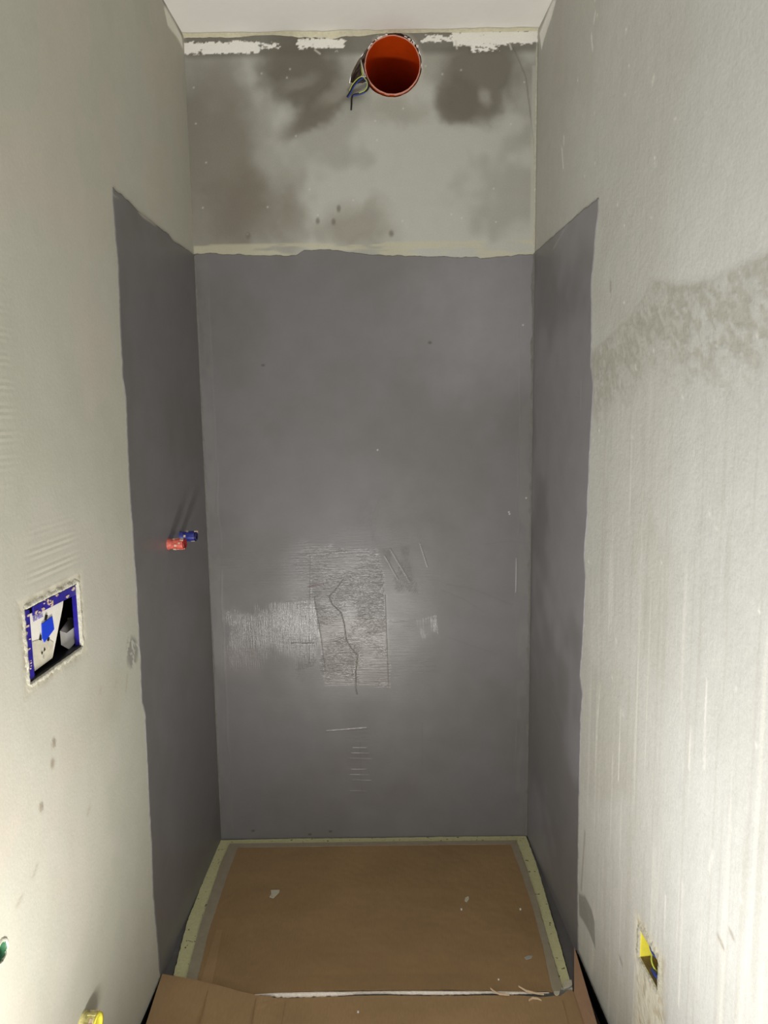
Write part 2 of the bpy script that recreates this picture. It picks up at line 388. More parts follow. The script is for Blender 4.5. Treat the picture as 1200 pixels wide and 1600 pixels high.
# --- left wall with its cut-out
LB = (.872, 1.062, .934, 1.058)          # cut-out: s0, s1, z0, z1
U, V = grid(axis(-.005, 2.6, .005, LB[:2]), axis(-.03, H+.01, .005, LB[2:]))
c = np.tile(lin((184, 182, 170)), U.shape+(1,)).astype(float)
c = mix(c, (176, 177, 163), sstep(.42, .6, fbm(U, V, 3, 101))*.5)
c = mix(c, (190, 180, 168), sstep(.5, .66, fbm(U, V, 4, 105))*.4)
def bl(px, py, ru, rv, **k):
    s, z = left(px, py); return blob(U, V, s, z, ru, rv, **k)
LZ = lambda *p: [left(*q) for q in p]
fillw = polym(U, V, LZ((256, 12), (262, 8), (284, 58), (286, 76), (276, 58), (262, 40)), .004)
c = mix(c, (236, 233, 222), fillw)
c = mix(c, (120, 114, 104), linem(U, V, LZ((254, 0), (285, 56)), .004)*.7)
for p in [(84, 1162), (83, 1192), (64, 1262)]: c = mix(c, (140, 128, 110), bl(*p, .007, .009, soft=.5, warp=.006)*.75)
for a, b in [((58, 1352), (52, 1370)), ((35, 1400), (26, 1416)), ((199, 1055), (197, 1080)), ((158, 1075), (156, 1082)), ((181, 1065), (180, 1072)), ((140, 1262), (137, 1272))]:
    c = mix(c, (150, 140, 122), linem(U, V, LZ(a, b), .004)*.5)
c = mix(c, (172, 166, 150), bl(165, 1090, .10, .06, soft=.6, warp=.05)*.35)
sm = bl(210, 1020, .028, .034, soft=.3, warp=.05, seed=111)*sstep(.38, .5, fbm(U, V, 90, 113, 3))
c = mix(c, (128, 128, 122), sm*.8)
ring = np.exp(-((np.maximum(np.maximum(LB[0]-U, U-LB[1]), np.maximum(LB[2]-V, V-LB[3]))-.006)/.010)**2)
c = mix(c, (198, 190, 168), ring*.6); c = mix(c, (128, 118, 98), ring*sstep(.60, .66, fbm(U, V, 60, 121, 3))*.5)
ribs = np.sin(V*2*math.pi/.0115+fbm(U, V, 6, 131)*2)*np.maximum(sstep(1.02, 1.12, U)*boxm(U, V, 0, 3, 1.30, 1.75, .08), boxm(U, V, .88, 1.03, 1.06, 1.16, .04)*.8)
ribs2 = np.sin(V*2*math.pi/.0115)*0
c = mix(c, (208, 200, 182), np.clip(ribs, 0, 1)*.30)
hgt = ribs*.25 + ring*fbm(U, V, 60, 141)*1.6 + fillw*.4 + sm*.4 + fbm(U, V, 2.5, 143)*.6
hgt -= bl(64, 1262, .006, .008)*.5+bl(84, 1162, .006, .008)*.5
P = np.stack([-math.sin(AL)*U, -math.cos(AL)*U, V], -1)
cu, cv = (U[:-1, :-1]+U[1:, 1:])/2, (V[:-1, :-1]+V[1:, 1:])/2
cells = ~((cu > LB[0]) & (cu < LB[1]) & (cv > LB[2]) & (cv < LB[3]))
GS, GZ = left(2, 1487)                   # green pipe stub
cells &= np.hypot(cu-GS, cv-GZ) > .0135
wl = quads_obj('wall_left', P, cells, M_WALL, attrs=dict(col=c, hgt=hgt)); wl['kind'] = 'structure'

# --- right wall with its cut-out
RB = (.884, .969, .291, .352)
U, V = grid(axis(-.005, 2.6, .005, RB[:2]), axis(-.03, H+.01, .005, RB[2:]))
RZ = lambda *p: [right(*q) for q in p]
def bl(px, py, ru, rv, **k):
    s, z = right(px, py); return blob(U, V, s, z, ru, rv, **k)
c = np.tile(lin((196, 196, 191)), U.shape+(1,)).astype(float)
c = mix(c, (182, 180, 169), sstep(.45, .6, fbm(U, V, 3, 201))*.4)
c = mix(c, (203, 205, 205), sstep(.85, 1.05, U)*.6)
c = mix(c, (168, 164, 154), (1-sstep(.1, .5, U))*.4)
edge = RZ((925, 545), (985, 490), (1020, 432), (1060, 440), (1110, 430), (1200, 388), (1290, 340))
eu = np.array([e[0] for e in edge]); ev = np.array([e[1] for e in edge]); top = np.interp(U, eu, ev)
rough = sstep(0, .012, top-V)*(1-sstep(.10, .22, top-V))*sstep(.50, .52, U)
ru, rv = U*.8-V*.6, U*.6+V*.8; tx = fbm(ru, rv, 50, 211, 4, 110)*.6+fbm(ru, rv, 14, 215, 3, 26)*.4
c = mix(c, (158, 155, 140), rough*(.3+.7*sstep(.40, .6, tx))*.55)
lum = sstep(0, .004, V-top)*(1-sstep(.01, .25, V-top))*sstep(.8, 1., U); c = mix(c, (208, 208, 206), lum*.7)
st = fbm(U, V, 60, 221, 3, 2.0); st2 = fbm(U, V, 110, 225, 2, 3.)
low = 1-sstep(1.25, 1.5, V)
c = mix(c, (222, 221, 214), sstep(.66, .78, st)*low*sstep(.52, .6, U)*.4)
c = mix(c, (166, 163, 150), sstep(.62, .74, st2)*low*sstep(.52, .6, U)*.2)
for (x0, y0, x1, y1) in [(938, 1070, 934, 1120), (970, 1110, 966, 1220), (1104, 1060, 1100, 1200), (1080, 1140, 1076, 1200), (1067, 1380, 1060, 1570), (1114, 1330, 1108, 1360), (1040, 1400, 1038, 1470)]:
    c = mix(c, (236, 235, 228), linem(U, V, RZ((x0, y0), (x1, y1)), .0024)*.6)
rndw = random.Random(8)
for k in range(60):
    s, z = rndw.uniform(.3, 1.35), rndw.uniform(.6, 2.3); c = mix(c, (238, 237, 232), np.exp(-(np.hypot(U-s, V-z)/.0030)**2)*.9)
for a, b in [((930, 20), (928, 34)), ((924, 55), (926, 78)), ((881, 213), (881, 225)), ((878, 232), (880, 262)), ((1022, 119), (1019, 131))]:
    c = mix(c, (232, 230, 222), linem(U, V, RZ(a, b), .0035)*.9)
for a, b in [((914, 1300), (908, 1390)), ((954, 440), (954, 455)), ((1141, 1455), (1146, 1466)), ((1122, 1463), (1130, 1480)), ((968, 1495), (972, 1507))]:
    c = mix(c, (134, 124, 106), linem(U, V, RZ(a, b), .004)*.6)
gs = polym(U, V, RZ((904, 1396), (914, 1400), (924, 1420), (929, 1440), (930, 1482), (920, 1455), (912, 1440), (905, 1430)), .004)
c = mix(c, (136, 134, 128), gs*.8)
fillw = polym(U, V, RZ((846, 78), (843, 52), (858, 14), (864, 0), (869, 0), (862, 26), (850, 62)), .004)
c = mix(c, (244, 243, 238), fillw)
ring = np.exp(-((np.maximum(np.maximum(RB[0]-U, U-RB[1]), np.maximum(RB[2]-V, V-RB[3]))-.008)/.014)**2)
pl = np.maximum(ring, boxm(U, V, RB[0]-.01, RB[1]+.03, -.05, RB[2], .015)*.9)
c = mix(c, (220, 214, 192), pl*.7); c = mix(c, (166, 150, 122), pl*sstep(.60, .68, fbm(U, V, 80, 241, 3))*.6)
hgt = rough*(tx-.5)*2.6 + pl*fbm(U, V, 70, 251)*3 + sstep(.6, .8, st)*low*.12 + fillw*.4 + fbm(U, V, 2.5, 253)*.8 + fbm(U, V, 110, 255, 2)*sstep(.45, .6, U)*.35
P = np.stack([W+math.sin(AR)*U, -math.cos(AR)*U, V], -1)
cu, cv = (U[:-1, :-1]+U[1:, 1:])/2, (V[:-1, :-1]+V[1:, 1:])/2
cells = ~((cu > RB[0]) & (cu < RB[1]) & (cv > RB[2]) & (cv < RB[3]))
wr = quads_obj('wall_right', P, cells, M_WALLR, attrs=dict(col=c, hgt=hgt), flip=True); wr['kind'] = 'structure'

# --- ceiling and floor
v, f = slab([(-.2, .02), (1.3, .02), (1.3, -2.6), (-.2, -2.6)][::-1], H, H+.05)
ce = mesh_obj('ceiling', v, f, M_CEIL); ce['kind'] = 'structure'
v, f = slab([(-.2, .02), (1.3, .02), (1.3, -2.6), (-.2, -2.6)][::-1], -.08, -.03)
fl = mesh_obj('floor', v, f, M_FLOOR); fl['kind'] = 'structure'
for pl_, s0_ in ((LP, .592), (RP, .512)):  # dark strips added for the shaded gap between cardboard and wall
    a_, b_, c_, d_ = pl_(s0_, 0, .0005)[:2], pl_(2.55, 0, .0005)[:2], pl_(2.55, 0, .006)[:2], pl_(s0_, 0, .004)[:2]
    v, f = slab([a_, b_, c_, d_] if pl_ is LP else [d_, c_, b_, a_], -.03, [.004, .006, .006, .004])
    o = mesh_obj('gap_shade_strip', v, f, M_DARK, fl); o['label'] = 'black strip added as shade in the gap at the foot of the wall'
# ragged cream filler line where ceiling and back wall meet
n = 240; Vc, Fc = [], []; rnd = np.random.RandomState(3); xs = np.linspace(0, W, n)
dep = np.interp(xs, [0, .1, .25, .35, .42, .55, .6, 1.], [.007, .008, .003, .012, .014, .004, .003, .004])*(.6+.8*fbm(xs, xs*0, 40, 301, 3))
for i, x in enumerate(xs):
    Vc += [(x, -.0004, H-dep[i]), (x, -.004, H-dep[i]*.7), (x, -.009-.01*fbm(np.array([x]), np.array([1.]), 20, 305, 2)[0], H-.0012), (x, -.001, H)]
for i in range(n-1):
    for k in range(3): a = i*4+k; Fc.append((a, a+4, a+5, a+1))
mesh_obj('ceiling_joint', Vc, Fc, M_CREAM, ce)['label'] = 'ragged cream filler along the back wall joint'

# ---------------------------------------------------------------- grey sealing coat on the three walls
GREY = (112, 110, 111)
def coat_attrs(U, V, seed, tint=GREY, r0=.36):
    c = np.tile(lin(tint), U.shape+(1,)).astype(float)
    c = mix(c, (105, 102, 99), sstep(.42, .62, fbm(U, V, 3, seed))*.6)
    return c, np.zeros_like(U), np.zeros_like(U), np.zeros_like(U), fbm(U, V, 4, seed+9)*.25, np.full(U.shape, r0)
# back
nu, nv = 520, 940; a, b = grid(np.linspace(0, 1, nu), np.linspace(0, 1, nv))
tp = np.array(B((303, 398), (325, 396), (345, 397), (420, 400), (462, 400), (475, 391), (500, 390), (540, 394), (600, 399), (680, 401), (760, 403), (790, 401), (812, 398), (838, 398)))
tz = np.interp(a, tp[:, 0], tp[:, 1]) + (fbm(a, a*0, 45, 401, 4)-.5)*.008
U = .0015+a*.997; V = -.02 + b*(tz+.02)
c, mh, mv, md, hgt, rg = coat_attrs(U, V, 411)
U0, V0_ = U, V; U, V = U0+(fbm(U0, V0_, 14, 461, 4)-.5)*.035, V0_+(fbm(U0, V0_, 14, 463, 4)-.5)*.035
mh = np.maximum.reduce([polym(U, V, B((492, 935), (470, 860), (590, 855), (604, 960), (608, 1072), (508, 1072)), .004),
                        polym(U, V, B((440, 845), (520, 850), (520, 935), (450, 938)), .008)*.8,
                        polym(U, V, B((606, 965), (690, 965), (680, 1050), (610, 1060)), .010)*.5,
                        polym(U, V, B((545, 1140), (580, 1140), (580, 1240), (550, 1240)), .006)*.35,
                        polym(U, V, B((630, 1150), (680, 1150), (680, 1175), (640, 1175)), .006)*.35,
                        polym(U, V, B((330, 860), (470, 850), (470, 920), (330, 930)), .03)*.35])
cen = blob(U, V, *back(560, 950), .42, .26, .6, .15, 435)
mh = np.clip(mh*(.35+.65*sstep(.25, .6, fbm(U, V, 12, 421, 3))) + cen*.22*sstep(.4, .6, fbm(U, V, 6, 437, 3)), 0, 1.2)
mv = np.maximum.reduce([polym(U, V, B((350, 945), (425, 940), (492, 935), (503, 1035), (460, 1050), (350, 1050)), .006),
                        polym(U, V, B((652, 968), (682, 965), (684, 1008), (660, 1010)), .003)*1.2,
                        polym(U, V, B((695, 955), (730, 950), (740, 1060), (700, 1060)), .012)*.5])*sstep(.38, .62, fbm(U, V, 13, 423, 4, 7))*.9
md = np.maximum.reduce([polym(U, V, B((596, 860), (640, 855), (655, 925), (618, 925)), .012)*1.3,
                        polym(U, V, B((560, 768), (598, 765), (590, 850), (550, 850)), .016)*.8,
                        polym(U, V, B((640, 790), (700, 800), (700, 890), (655, 890)), .02)*.5,
                        polym(U, V, B((450, 1078), (470, 1035), (506, 1045), (505, 1072)), .004)*.5])*sstep(.35, .6, fbm(U, V, 26, 425, 3, 14))
U, V = U0, V0_
brown = polym(U, V, B((500, 965), (605, 965), (608, 1072), (508, 1072)), .008)
c = mix(c, (140, 128, 118), brown*.22)
c = mix(c, (132, 124, 116), polym(U, V, B((345, 1000), (410, 1000), (410, 1060), (345, 1060)), .04)*.3)
c = mix(c, (146, 144, 148), bl_ if False else blob(U, V, *back(780, 470), .24, .24, .8, .12, 431)*.6)  # sheen off the bright right wall, painted in as a paler patch
crack = linem(U, V, B((536, 905), (523, 922), (514, 932), (519, 944), (533, 957), (538, 975), (541, 1000), (549, 1013), (559, 1024), (556, 1050), (556, 1075), (558, 1085)), .0014)
groov = np.maximum.reduce([linem(U, V, B((603, 930), (604, 965), (608, 1072)), .0022), linem(U, V, B((490, 932), (500, 990), (508, 1050)), .0022),
                           linem(U, V, B((455, 1005), (490, 1005)), .0018)*.8, linem(U, V, B((700, 912), (735, 918), (770, 932), (800, 945)), .0035)*.5,
                           linem(U, V, B((690, 920), (730, 938), (755, 955)), .003)*.4, linem(U, V, B((700, 995), (740, 1010), (775, 1022)), .0025)*.4,
                           linem(U, V, B((562, 1160), (565, 1235)), .0015)*.5, linem(U, V, B((660, 1130), (660, 1195)), .0015)*.5, linem(U, V, B((757, 850), (800, 845), (828, 850)), .0022)*.4])
c = mix(c, (72, 66, 60), crack*.42); c = mix(c, (84, 80, 74), groov*.28)
glint_ridge = np.maximum.reduce([linem(U, V, B((510, 1142), (572, 1137)), .0018)*.8, linem(U, V, B((610, 858), (640, 908)), .0018), linem(U, V, B((601, 868), (622, 905)), .0015)*.7,
        linem(U, V, B((656, 848), (668, 885)), .0016)*.8, linem(U, V, B((480, 866), (542, 862)), .0022)*.8, linem(U, V, B((807, 872), (806, 925)), .0016)*.6, linem(U, V, B((486, 865), (484, 1035)), .0018)*.35])
for k in range(9):
    y = 1168+k*8.4; 
    if k not in (3, 7): glint_ridge = np.maximum(glint_ridge, linem(U, V, B((551-k % 3*2, y), (572+k % 4*4, y+.6)), .0012)*.45)
c = mix(c, (84, 20, 34), linem(U, V, B((481, 917), (492, 914.5), (508, 912)), .0013)*.95)
for p in [(395, 1298), (484, 1303), (516, 1298), (671, 535), (412, 571)]: c = mix(c, (70, 68, 62), blob(U, V, *back(*p), .006, .004, .5, .01)*.7)
for p in [(590, 703), (817, 508), (795, 800), (796, 803), (822, 778)]: c = mix(c, (215, 212, 205), np.exp(-(np.hypot(U-back(*p)[0], V-back(*p)[1])/.002)**2))
jb = np.maximum(1-sstep(.035, .045, U), sstep(.955, .965, U)); je = np.exp(-((U-.040-(fbm(V, V*0, 9, 441)-.5)*.02)/.003)**2) + np.exp(-((U-.958+(fbm(V, V*0, 9, 443)-.5)*.02)/.003)**2)
c = mix(c, (140, 140, 130), jb*sstep(.4, .6, fbm(U, V, 30, 451, 3, 12))*.12)
hgt = hgt - crack*.5 - groov*.3 + glint_ridge*.8 + jb*.15 + je*.3*fbm(V, V*0, 14, 445) + (1-sstep(0, .008, tz-V))*.3*fbm(U, V, 60, 447)
c = mix(c, (178, 176, 168), glint_ridge*.30)  # glints on the trowel ridges painted into the coat colour
act = np.clip(mh+mv+md, 0, 1); rg = rg - np.clip(mh+mv+md*.35, 0, 1)*.17 - glint_ridge*.12 + .02
P = np.stack([U, np.full_like(U, -.0018), V], -1)
CB = dict(col=c, mh=mh, mv=mv, md=md, hgt=hgt, rgh=rg)
quads_obj('sealing_coat', P, np.ones((nu-1, nv-1), bool), M_MEM, wb, attrs=CB, skirt=(0, .0022, 0))['label'] = 'grey waterproofing coat with trowel marks and a crack'
# sides
def side_coat(parent, ep, tpx, conv, place, seed, flip, slivers):
    nu, nv = 170, 520; a, b = grid(np.linspace(0, 1, nu), np.linspace(0, 1, nv))
    E = np.array([conv(*p) for p in ep]); E = E[np.argsort(E[:, 1])]; T = np.array([conv(*p) for p in tpx]); T = T[np.argsort(T[:, 0])]
    V0 = -.02 + b*1.85; smax = np.interp(V0, E[:, 1], E[:, 0]) + (fbm(V0, V0*0, 60, seed, 3)-.5)*.006
    U = .0015 + a*(smax-.0015); tz = np.interp(U, T[:, 0], T[:, 1]) + (fbm(U, U*0, 40, seed+5, 4)-.5)*.007
    V = -.02 + b*(tz+.02)
    c, mh, mv, md, hgt, rg = coat_attrs(U, V, seed+11, GREY if place is LP else (138, 136, 141), .42)  # right coat toned lighter, its sheen put into the colour
    for pts, col, am in slivers: c = mix(c, col, (polym(U, V, [conv(*p) for p in pts], .003) if len(pts) > 2 else linem(U, V, [conv(*p) for p in pts], .0022))*am)
    hgt += fbm(U, V, 30, seed+21, 3, 3)*.15 + np.exp(-((U-.045)/.004)**2)*.4*fbm(V, V*0, 12, seed)
    P = np.array([[0, 0, 0]], float); s0 = place(0, 0, 0)
    X = np.stack([place(0, 0, .0018)[0] + (place(1, 0, 0)[0]-s0[0])*U, place(0, 0, .0018)[1] + (place(1, 0, 0)[1]-s0[1])*U, V], -1)
    o = np.array(place(0, 0, -.0022))-np.array(s0)
    q = quads_obj('sealing_coat', X, np.ones((nu-1, nv-1), bool), M_MEM, parent, attrs=dict(col=c, mh=mh, mv=mv, md=md, hgt=hgt, rgh=rg), skirt=o, flip=flip)
    q['label'] = 'grey waterproofing coat with a ragged edge'
side_coat(wl, [(176, 292), (176, 306), (177, 335), (185, 430), (188, 520), (190, 562), (192, 600), (197, 632), (199, 700), (203, 780), (210, 880), (214, 950), (217, 1010), (219, 1040), (221, 1100), (226, 1115), (232, 1250), (236, 1320), (238, 1390), (245, 1470), (250, 1530)],
          [(176, 292), (183, 300), (200, 314), (215, 330), (240, 350), (262, 366), (270, 377), (282, 383), (303, 399)], left, LP, 501, False,
          [([(214, 331), (218, 330), (246, 353), (240, 352), (222, 340)], (176, 172, 158), .8), ([(176, 304), (184, 309), (177, 308)], (176, 172, 158), .8)])
side_coat(wr, [(936, 310), (935, 325), (930, 370), (928, 400), (924, 440), (925, 500), (924, 570), (928, 600), (922, 700), (918, 800), (913, 868), (916, 900), (911, 1000), (907, 1055), (911, 1085), (908, 1120), (905, 1250), (903, 1400), (904, 1478)],
          [(838, 393), (846, 386), (860, 374), (880, 356), (900, 338), (936, 309)], right, RP, 601, True,
          [([(866, 388), (888, 350)], (165, 162, 165), .7), ([(842, 578), (870, 565), (925, 562)], (140, 138, 142), .35), ([(860, 1100), (905, 1215)], (145, 143, 146), .35), ([(909, 595), (908, 640)], (170, 168, 170), .5)])
for nm, pts in (('sealing_coat', [(0, 0), LP(.58, 0)[:2], flo(266, 1536), flo(291, 1442), flo(310, 1394), flo(343, 1314)]), ('sealing_coat', [(1, 0), flo(824, 1307), flo(860, 1418), flo(878, 1480), flo(896, 1545), RP(.50, 0)[:2]])):
    v, f = slab(pts if nm and pts[0][0] == 0 else pts[::-1], -.02, -.003)
    mesh_obj(nm, v, f, M_COATF, fl)['label'] = 'grey sealing coat between wall and tray'
# corner beads, part of the coat's joints
def bead(name, x, zs, y0, r, mat, parent, seed, side):
    V_, F_ = [], []; rn = np.random.RandomState(seed)
    for i, z in enumerate(zs):
        k = r*(.45+1.3*fbm(np.array([z]), np.array([.3]), 30, seed, 4)[0]**1.4); j = r*.5*(fbm(np.array([z]), np.array([.9]), 9, seed+3, 3)[0]-.5)
        V_ += [(x+side*.0005, y0-k-j*.5, z), (x+side*k*.45, y0-k*.42, z), (x+side*(k+j), y0-.0002, z)]
    for i in range(len(zs)-1):
        for q in range(2): a = i*3+q; F_.append((a, a+3, a+4, a+1) if side > 0 else (a, a+1, a+4, a+3))
    return mesh_obj(name, V_, F_, mat, parent, smooth=True)
bead('corner_bead', .0012, np.linspace(.0, 1.834, 420), -.0018, .0045, M_BEAD, wb, 11, 1)['label'] = 'grey bead sealing the left corner'
bead('corner_bead', W-.0012, np.linspace(.0, 1.826, 420), -.0018, .007, M_BEAD, wb, 12, -1)['label'] = 'grey bead sealing the right corner'
bead('corner_bead', W-.0002, np.linspace(1.828, 2.40, 200), 0, .0045, M_PLASTER, wb, 13, -1)['label'] = 'pale filler bead in the upper right corner'

# ---------------------------------------------------------------- vent pipe and cable
t = thing('vent_pipe', 'orange plastic drain pipe stub opening in the upper back wall', 'pipe', (PC[0], 0, PC[1]))
prof_in = [(PR, -.004)] + [(PR, y) for y in np.linspace(0, .36, 12)]
v, f = lathe([(PR+.0028, .06), (PR+.0028, -.003), (PR+.0020, -.0045), (PR+.0008, -.0045), (PR, -.0035)] + [(PR, y) for y in np.linspace(0, .36, 12)], 64)
f2 = f[::-1]; mesh_obj('pipe_body', v, f, M_ORANGE, t, True)
v, f = lathe([(PR+.0030, .002), (PR+.0030, -.0046), (PR+.0018, -.0056), (PR+.0002, -.0052), (PR-.0001, -.003)], 64, .012, 4)
mesh_obj('pipe_rim', v, f, M_PINK, t, True)['label'] = 'pale pink dusty cut rim'
v, f = lathe([(PR, .36), (PR*.5, .36), (.0001, .36)], 32); mesh_obj('pipe_end', v, f, M_DARK, t)
# plaster crumbs on the upper right of the rim
V_, F_ = [], []; rn = random.Random(3)
for k in range(26):
    a = math.radians(rn.choice([rn.uniform(20, 68), rn.uniform(95, 150)])); r = PR+.004+rn.uniform(0, .005 if a < 1.2 else .001); s = rn.uniform(.0012, .0034)
    bx = box(-s, s, -s, s, -s*.7, s*.7); n0 = len(V_)
    V_ += [(r*math.cos(a)+x*rn.uniform(.6, 1.2), -.003+y*.8, r*math.sin(a)+z*rn.uniform(.6, 1.2)) for x, y, z in bx[0]]; F_ += [tuple(i+n0 for i in q) for q in bx[1]]
cr_ = mesh_obj('plaster_crumb', V_, F_, M_LINER, t); cr_['kind'] = 'stuff'; cr_['label'] = 'white plaster crumbs stuck to the rim'

t = thing('electric_cable', 'looped cable of blue, black and yellow-green wires hanging beside the vent pipe', 'cable', (back(567, 118)[0], 0, back(567, 118)[1]))
ox, oz = t.location.x, t.location.z
def CP(px, py, n, dx=0, dz=0):
    # picture point at distance n in front of the wall
    p = hitp(px, py, (0, 1, 0), -n); return (p[0]-ox+dx, -n, p[2]-oz+dz)
pa = [(565, 96, -.03), (566, 108, -.005), (568, 119, .010), (574, 127, .016), (575, 135, .018), (571, 142, .018), (562, 146, .016), (552, 148, .014), (548.5, 153, .012), (548, 163, .010), (547.5, 172, .009)]
pb = [(566, 108, -.005), (567, 119, .012), (560, 124, .014), (552, 133, .016), (547, 143, .018), (542, 151, .020)]
for nm, mt, path, off, rr_ in [('wire', M_BLACK, pa, (.0022, 0), .0024), ('wire', M_BLUEW, pa[:-3], (-.001, -.0032), .0017), ('wire', M_YG, pa[:-4], (-.0022, .0012), .0012),
                               ('wire', M_BLACK, pb, (.0, -.0006), .0021), ('wire', M_YG, pb[:-1], (-.0018, .0024), .0012), ('wire', M_BLUEW, pb, (.0026, -.0026), .0018)]:
    v, f = tube([CP(x, y, n+.001*(mt is M_YG)*3, *off) for x, y, n in path], rr_, 8, 6)
    o = mesh_obj(nm, v, f, mt, t, True); o['label'] = {'black_plastic': 'black wire', 'blue_wire': 'blue wire', 'yellow_green_wire': 'yellow-green wire'}[mt.name]
v, f = tube([CP(563, 90, -.02), CP(566, 104, 0), CP(568, 113, .008), CP(568, 120, .012)], .0022, 8, 5); mesh_obj('cable_sheath', v, f, M_SHEATH, t, True)['label'] = 'white inner sheath'
v, f = tube([CP(563, 119.5, .016), CP(568, 120, .019), CP(572, 119.5, .016)], .0012, 8, 5); mesh_obj('cable_tie', v, f, M_SHEATH, t, True)

# ---------------------------------------------------------------- left wall: flush box with card
ROTL = math.atan2(-math.cos(AL), -math.sin(AL)); ROTR = math.atan2(-math.cos(AR), math.sin(AR))
def lthing(name, label, cat, s, z): return thing(name, label, cat, LP(s, z), ROTL)       # local x = towards the room's open side, y = out of the wall, z up
t = lthing('wall_box', 'indigo recessed box with white printed card, open in left wall', 'wall box', LB[0], LB[2])
bw, bh = LB[1]-LB[0], LB[3]-LB[2]
def lquad(name, pts, mat, th=.0, par=None): pass
# box shell: rim strips flush in the opening, inner walls, black back
v, f = join(box(-.084, -.080, -.075, -.004, 0, bh), box(bw-.004, bw, -.075, -.002, 0, bh), box(-.080, bw-.004, -.075, -.002, 0, .004), box(-.080, bw-.004, -.075, -.002, bh-.004, bh))
bevel(mesh_obj('box_shell', v, f, M_BLACK, t), .0008)
v, f = box(.0014, .0026, -.012, -.004, .001, bh-.002); mesh_obj('inner_lip', v, f, M_INDIGO, t)
v, f = box(-.084, bw, -.079, -.075, 0, bh); mesh_obj('box_back', v, f, M_BLACK, t)
# indigo front lip: broad at the near side and along the top
v, f = join(slab([(bw-.022, 0), (bw-.002, 0), (bw-.002, bh-.002), (bw-.022, bh-.006)], 0, .003), slab([(.004, bh-.022), (bw-.034, bh-.020), (bw-.034, bh-.002), (.004, bh-.002)], 0, .003))
v = [(x, -.006+z, y) for x, y, z in v]; bevel(mesh_obj('box_lip', v, f, M_INDIGO, t), .0008)
# plaster splashes on the lip
rn = random.Random(21); V_, F_ = [], []
for k in range(34):
    e = rn.random()
    if e < .6: x, z = rn.uniform(.006, bw-.04), bh-rn.uniform(.002, .020)
    else: x, z = bw-rn.uniform(.002, .018), rn.uniform(.01, bh-.01)
    n = 6; r = rn.uniform(.0015, .0058); a0 = rn.random()
    poly = [(x+r*rn.uniform(.4, 1.5)*math.cos(a0+i), z+r*rn.uniform(.3, .8)*math.sin(a0+i)) for i in range(n)]
    a, b = slab(poly, 0, .0012); n0 = len(V_); V_ += [(p, -.0032+r_, q) for p, q, r_ in a]; F_ += [tuple(i+n0 for i in g) for g in b]
o = mesh_obj('plaster_splash', V_, F_, M_SPLAT, t); o['kind'] = 'stuff'; o['label'] = 'dried plaster splashes'
# white card, upright edge near, cut slanting away to the bottom of the box
def LBX(px, py, n): 
    p = hitp(px, py, (math.cos(AL), -math.sin(AL), 0), n); s = -(p[1]*math.cos(AL)+p[0]*math.sin(AL)); return s-LB[0], n, p[2]-LB[2]
def plate(name, pix, n0, th, mat, par, n1=None):
    pts = [LBX(x, y, n0 if n1 is None else n1[i]) for i, (x, y) in enumerate(pix)]
    k = len(pts); V_ = [p for p in pts] + [(p[0], p[1]-th, p[2]) for p in pts]
    F_ = [tuple(range(k)), tuple(range(k, 2*k))[::-1]] + [(i, i+k, (i+1) % k+k, (i+1) % k) for i in range(k)]
    return mesh_obj(name, V_, F_, mat, par)
cd_ = plate('printed_card', [(47.5, 959), (100, 930), (98, 948), (82, 1028), (54.5, 1048.5)], -.008, .0015, M_WHITE, t)
plate('card_fold', [(51, 1003), (72, 996), (84, 1004), (82, 1028), (54.5, 1048)], -.0072, .0005, M_SCRAP, cd_)
plate('blue_square', [(66, 975), (82, 963), (85, 983), (70, 1003.5), (67, 997)], -.0058, .0014, M_BLUE, cd_)['label'] = 'solid blue tilted square'
for i, px in enumerate([[(72, 960), (75, 961), (73, 969), (70, 969)], [(63.5, 991), (65, 993), (65, 1001), (62, 1000)], [(76, 995), (78, 996), (76.5, 1002), (74, 1001)],
                        [(69.5, 1012), (71.5, 1015), (69, 1018)], [(65, 1019), (67.5, 1018.5), (66, 1023)], [(68, 1025), (69, 1025), (69.5, 1030), (67.5, 1029)]]):
    plate('black_mark', px, -.0062, .0008, M_BLACK if i < 5 else M_GREYP, cd_)
fc = bpy.data.curves.new('card_lettering', 'FONT'); fc.body = 'SCHELL'; fc.size = .0118; fc.extrude = .0002; fc.space_character = .95; fc.offset = .00018
tmp = bpy.data.objects.new('tmp', fc); COL.objects.link(tmp); bpy.context.view_layer.update()
dg = bpy.context.evaluated_depsgraph_get(); me = bpy.data.meshes.new_from_object(tmp.evaluated_get(dg)); bpy.data.objects.remove(tmp)
lt = bpy.data.objects.new('card_lettering', me); COL.objects.link(lt); me.materials.append(M_INK); lt.parent = cd_
p0 = LBX(52, 971.5, -.0068); p1 = LBX(67.5, 964, -.0068)
wdt = max(v_.co.x for v_ in me.vertices); k = (p0[0]-p1[0])/wdt
d = Vector(p1)-Vector(p0); lt.rotation_euler = (math.pi/2, 0, 0)
me.transform(Matrix.Diagonal((-k, 1, 1, 1))); me.transform(Matrix.Rotation(math.pi/2, 4, 'X')); me.transform(Matrix.Translation(p0)); lt.rotation_euler = (0, 0, 0); me.flip_normals()
lt['label'] = 'small violet lettering'
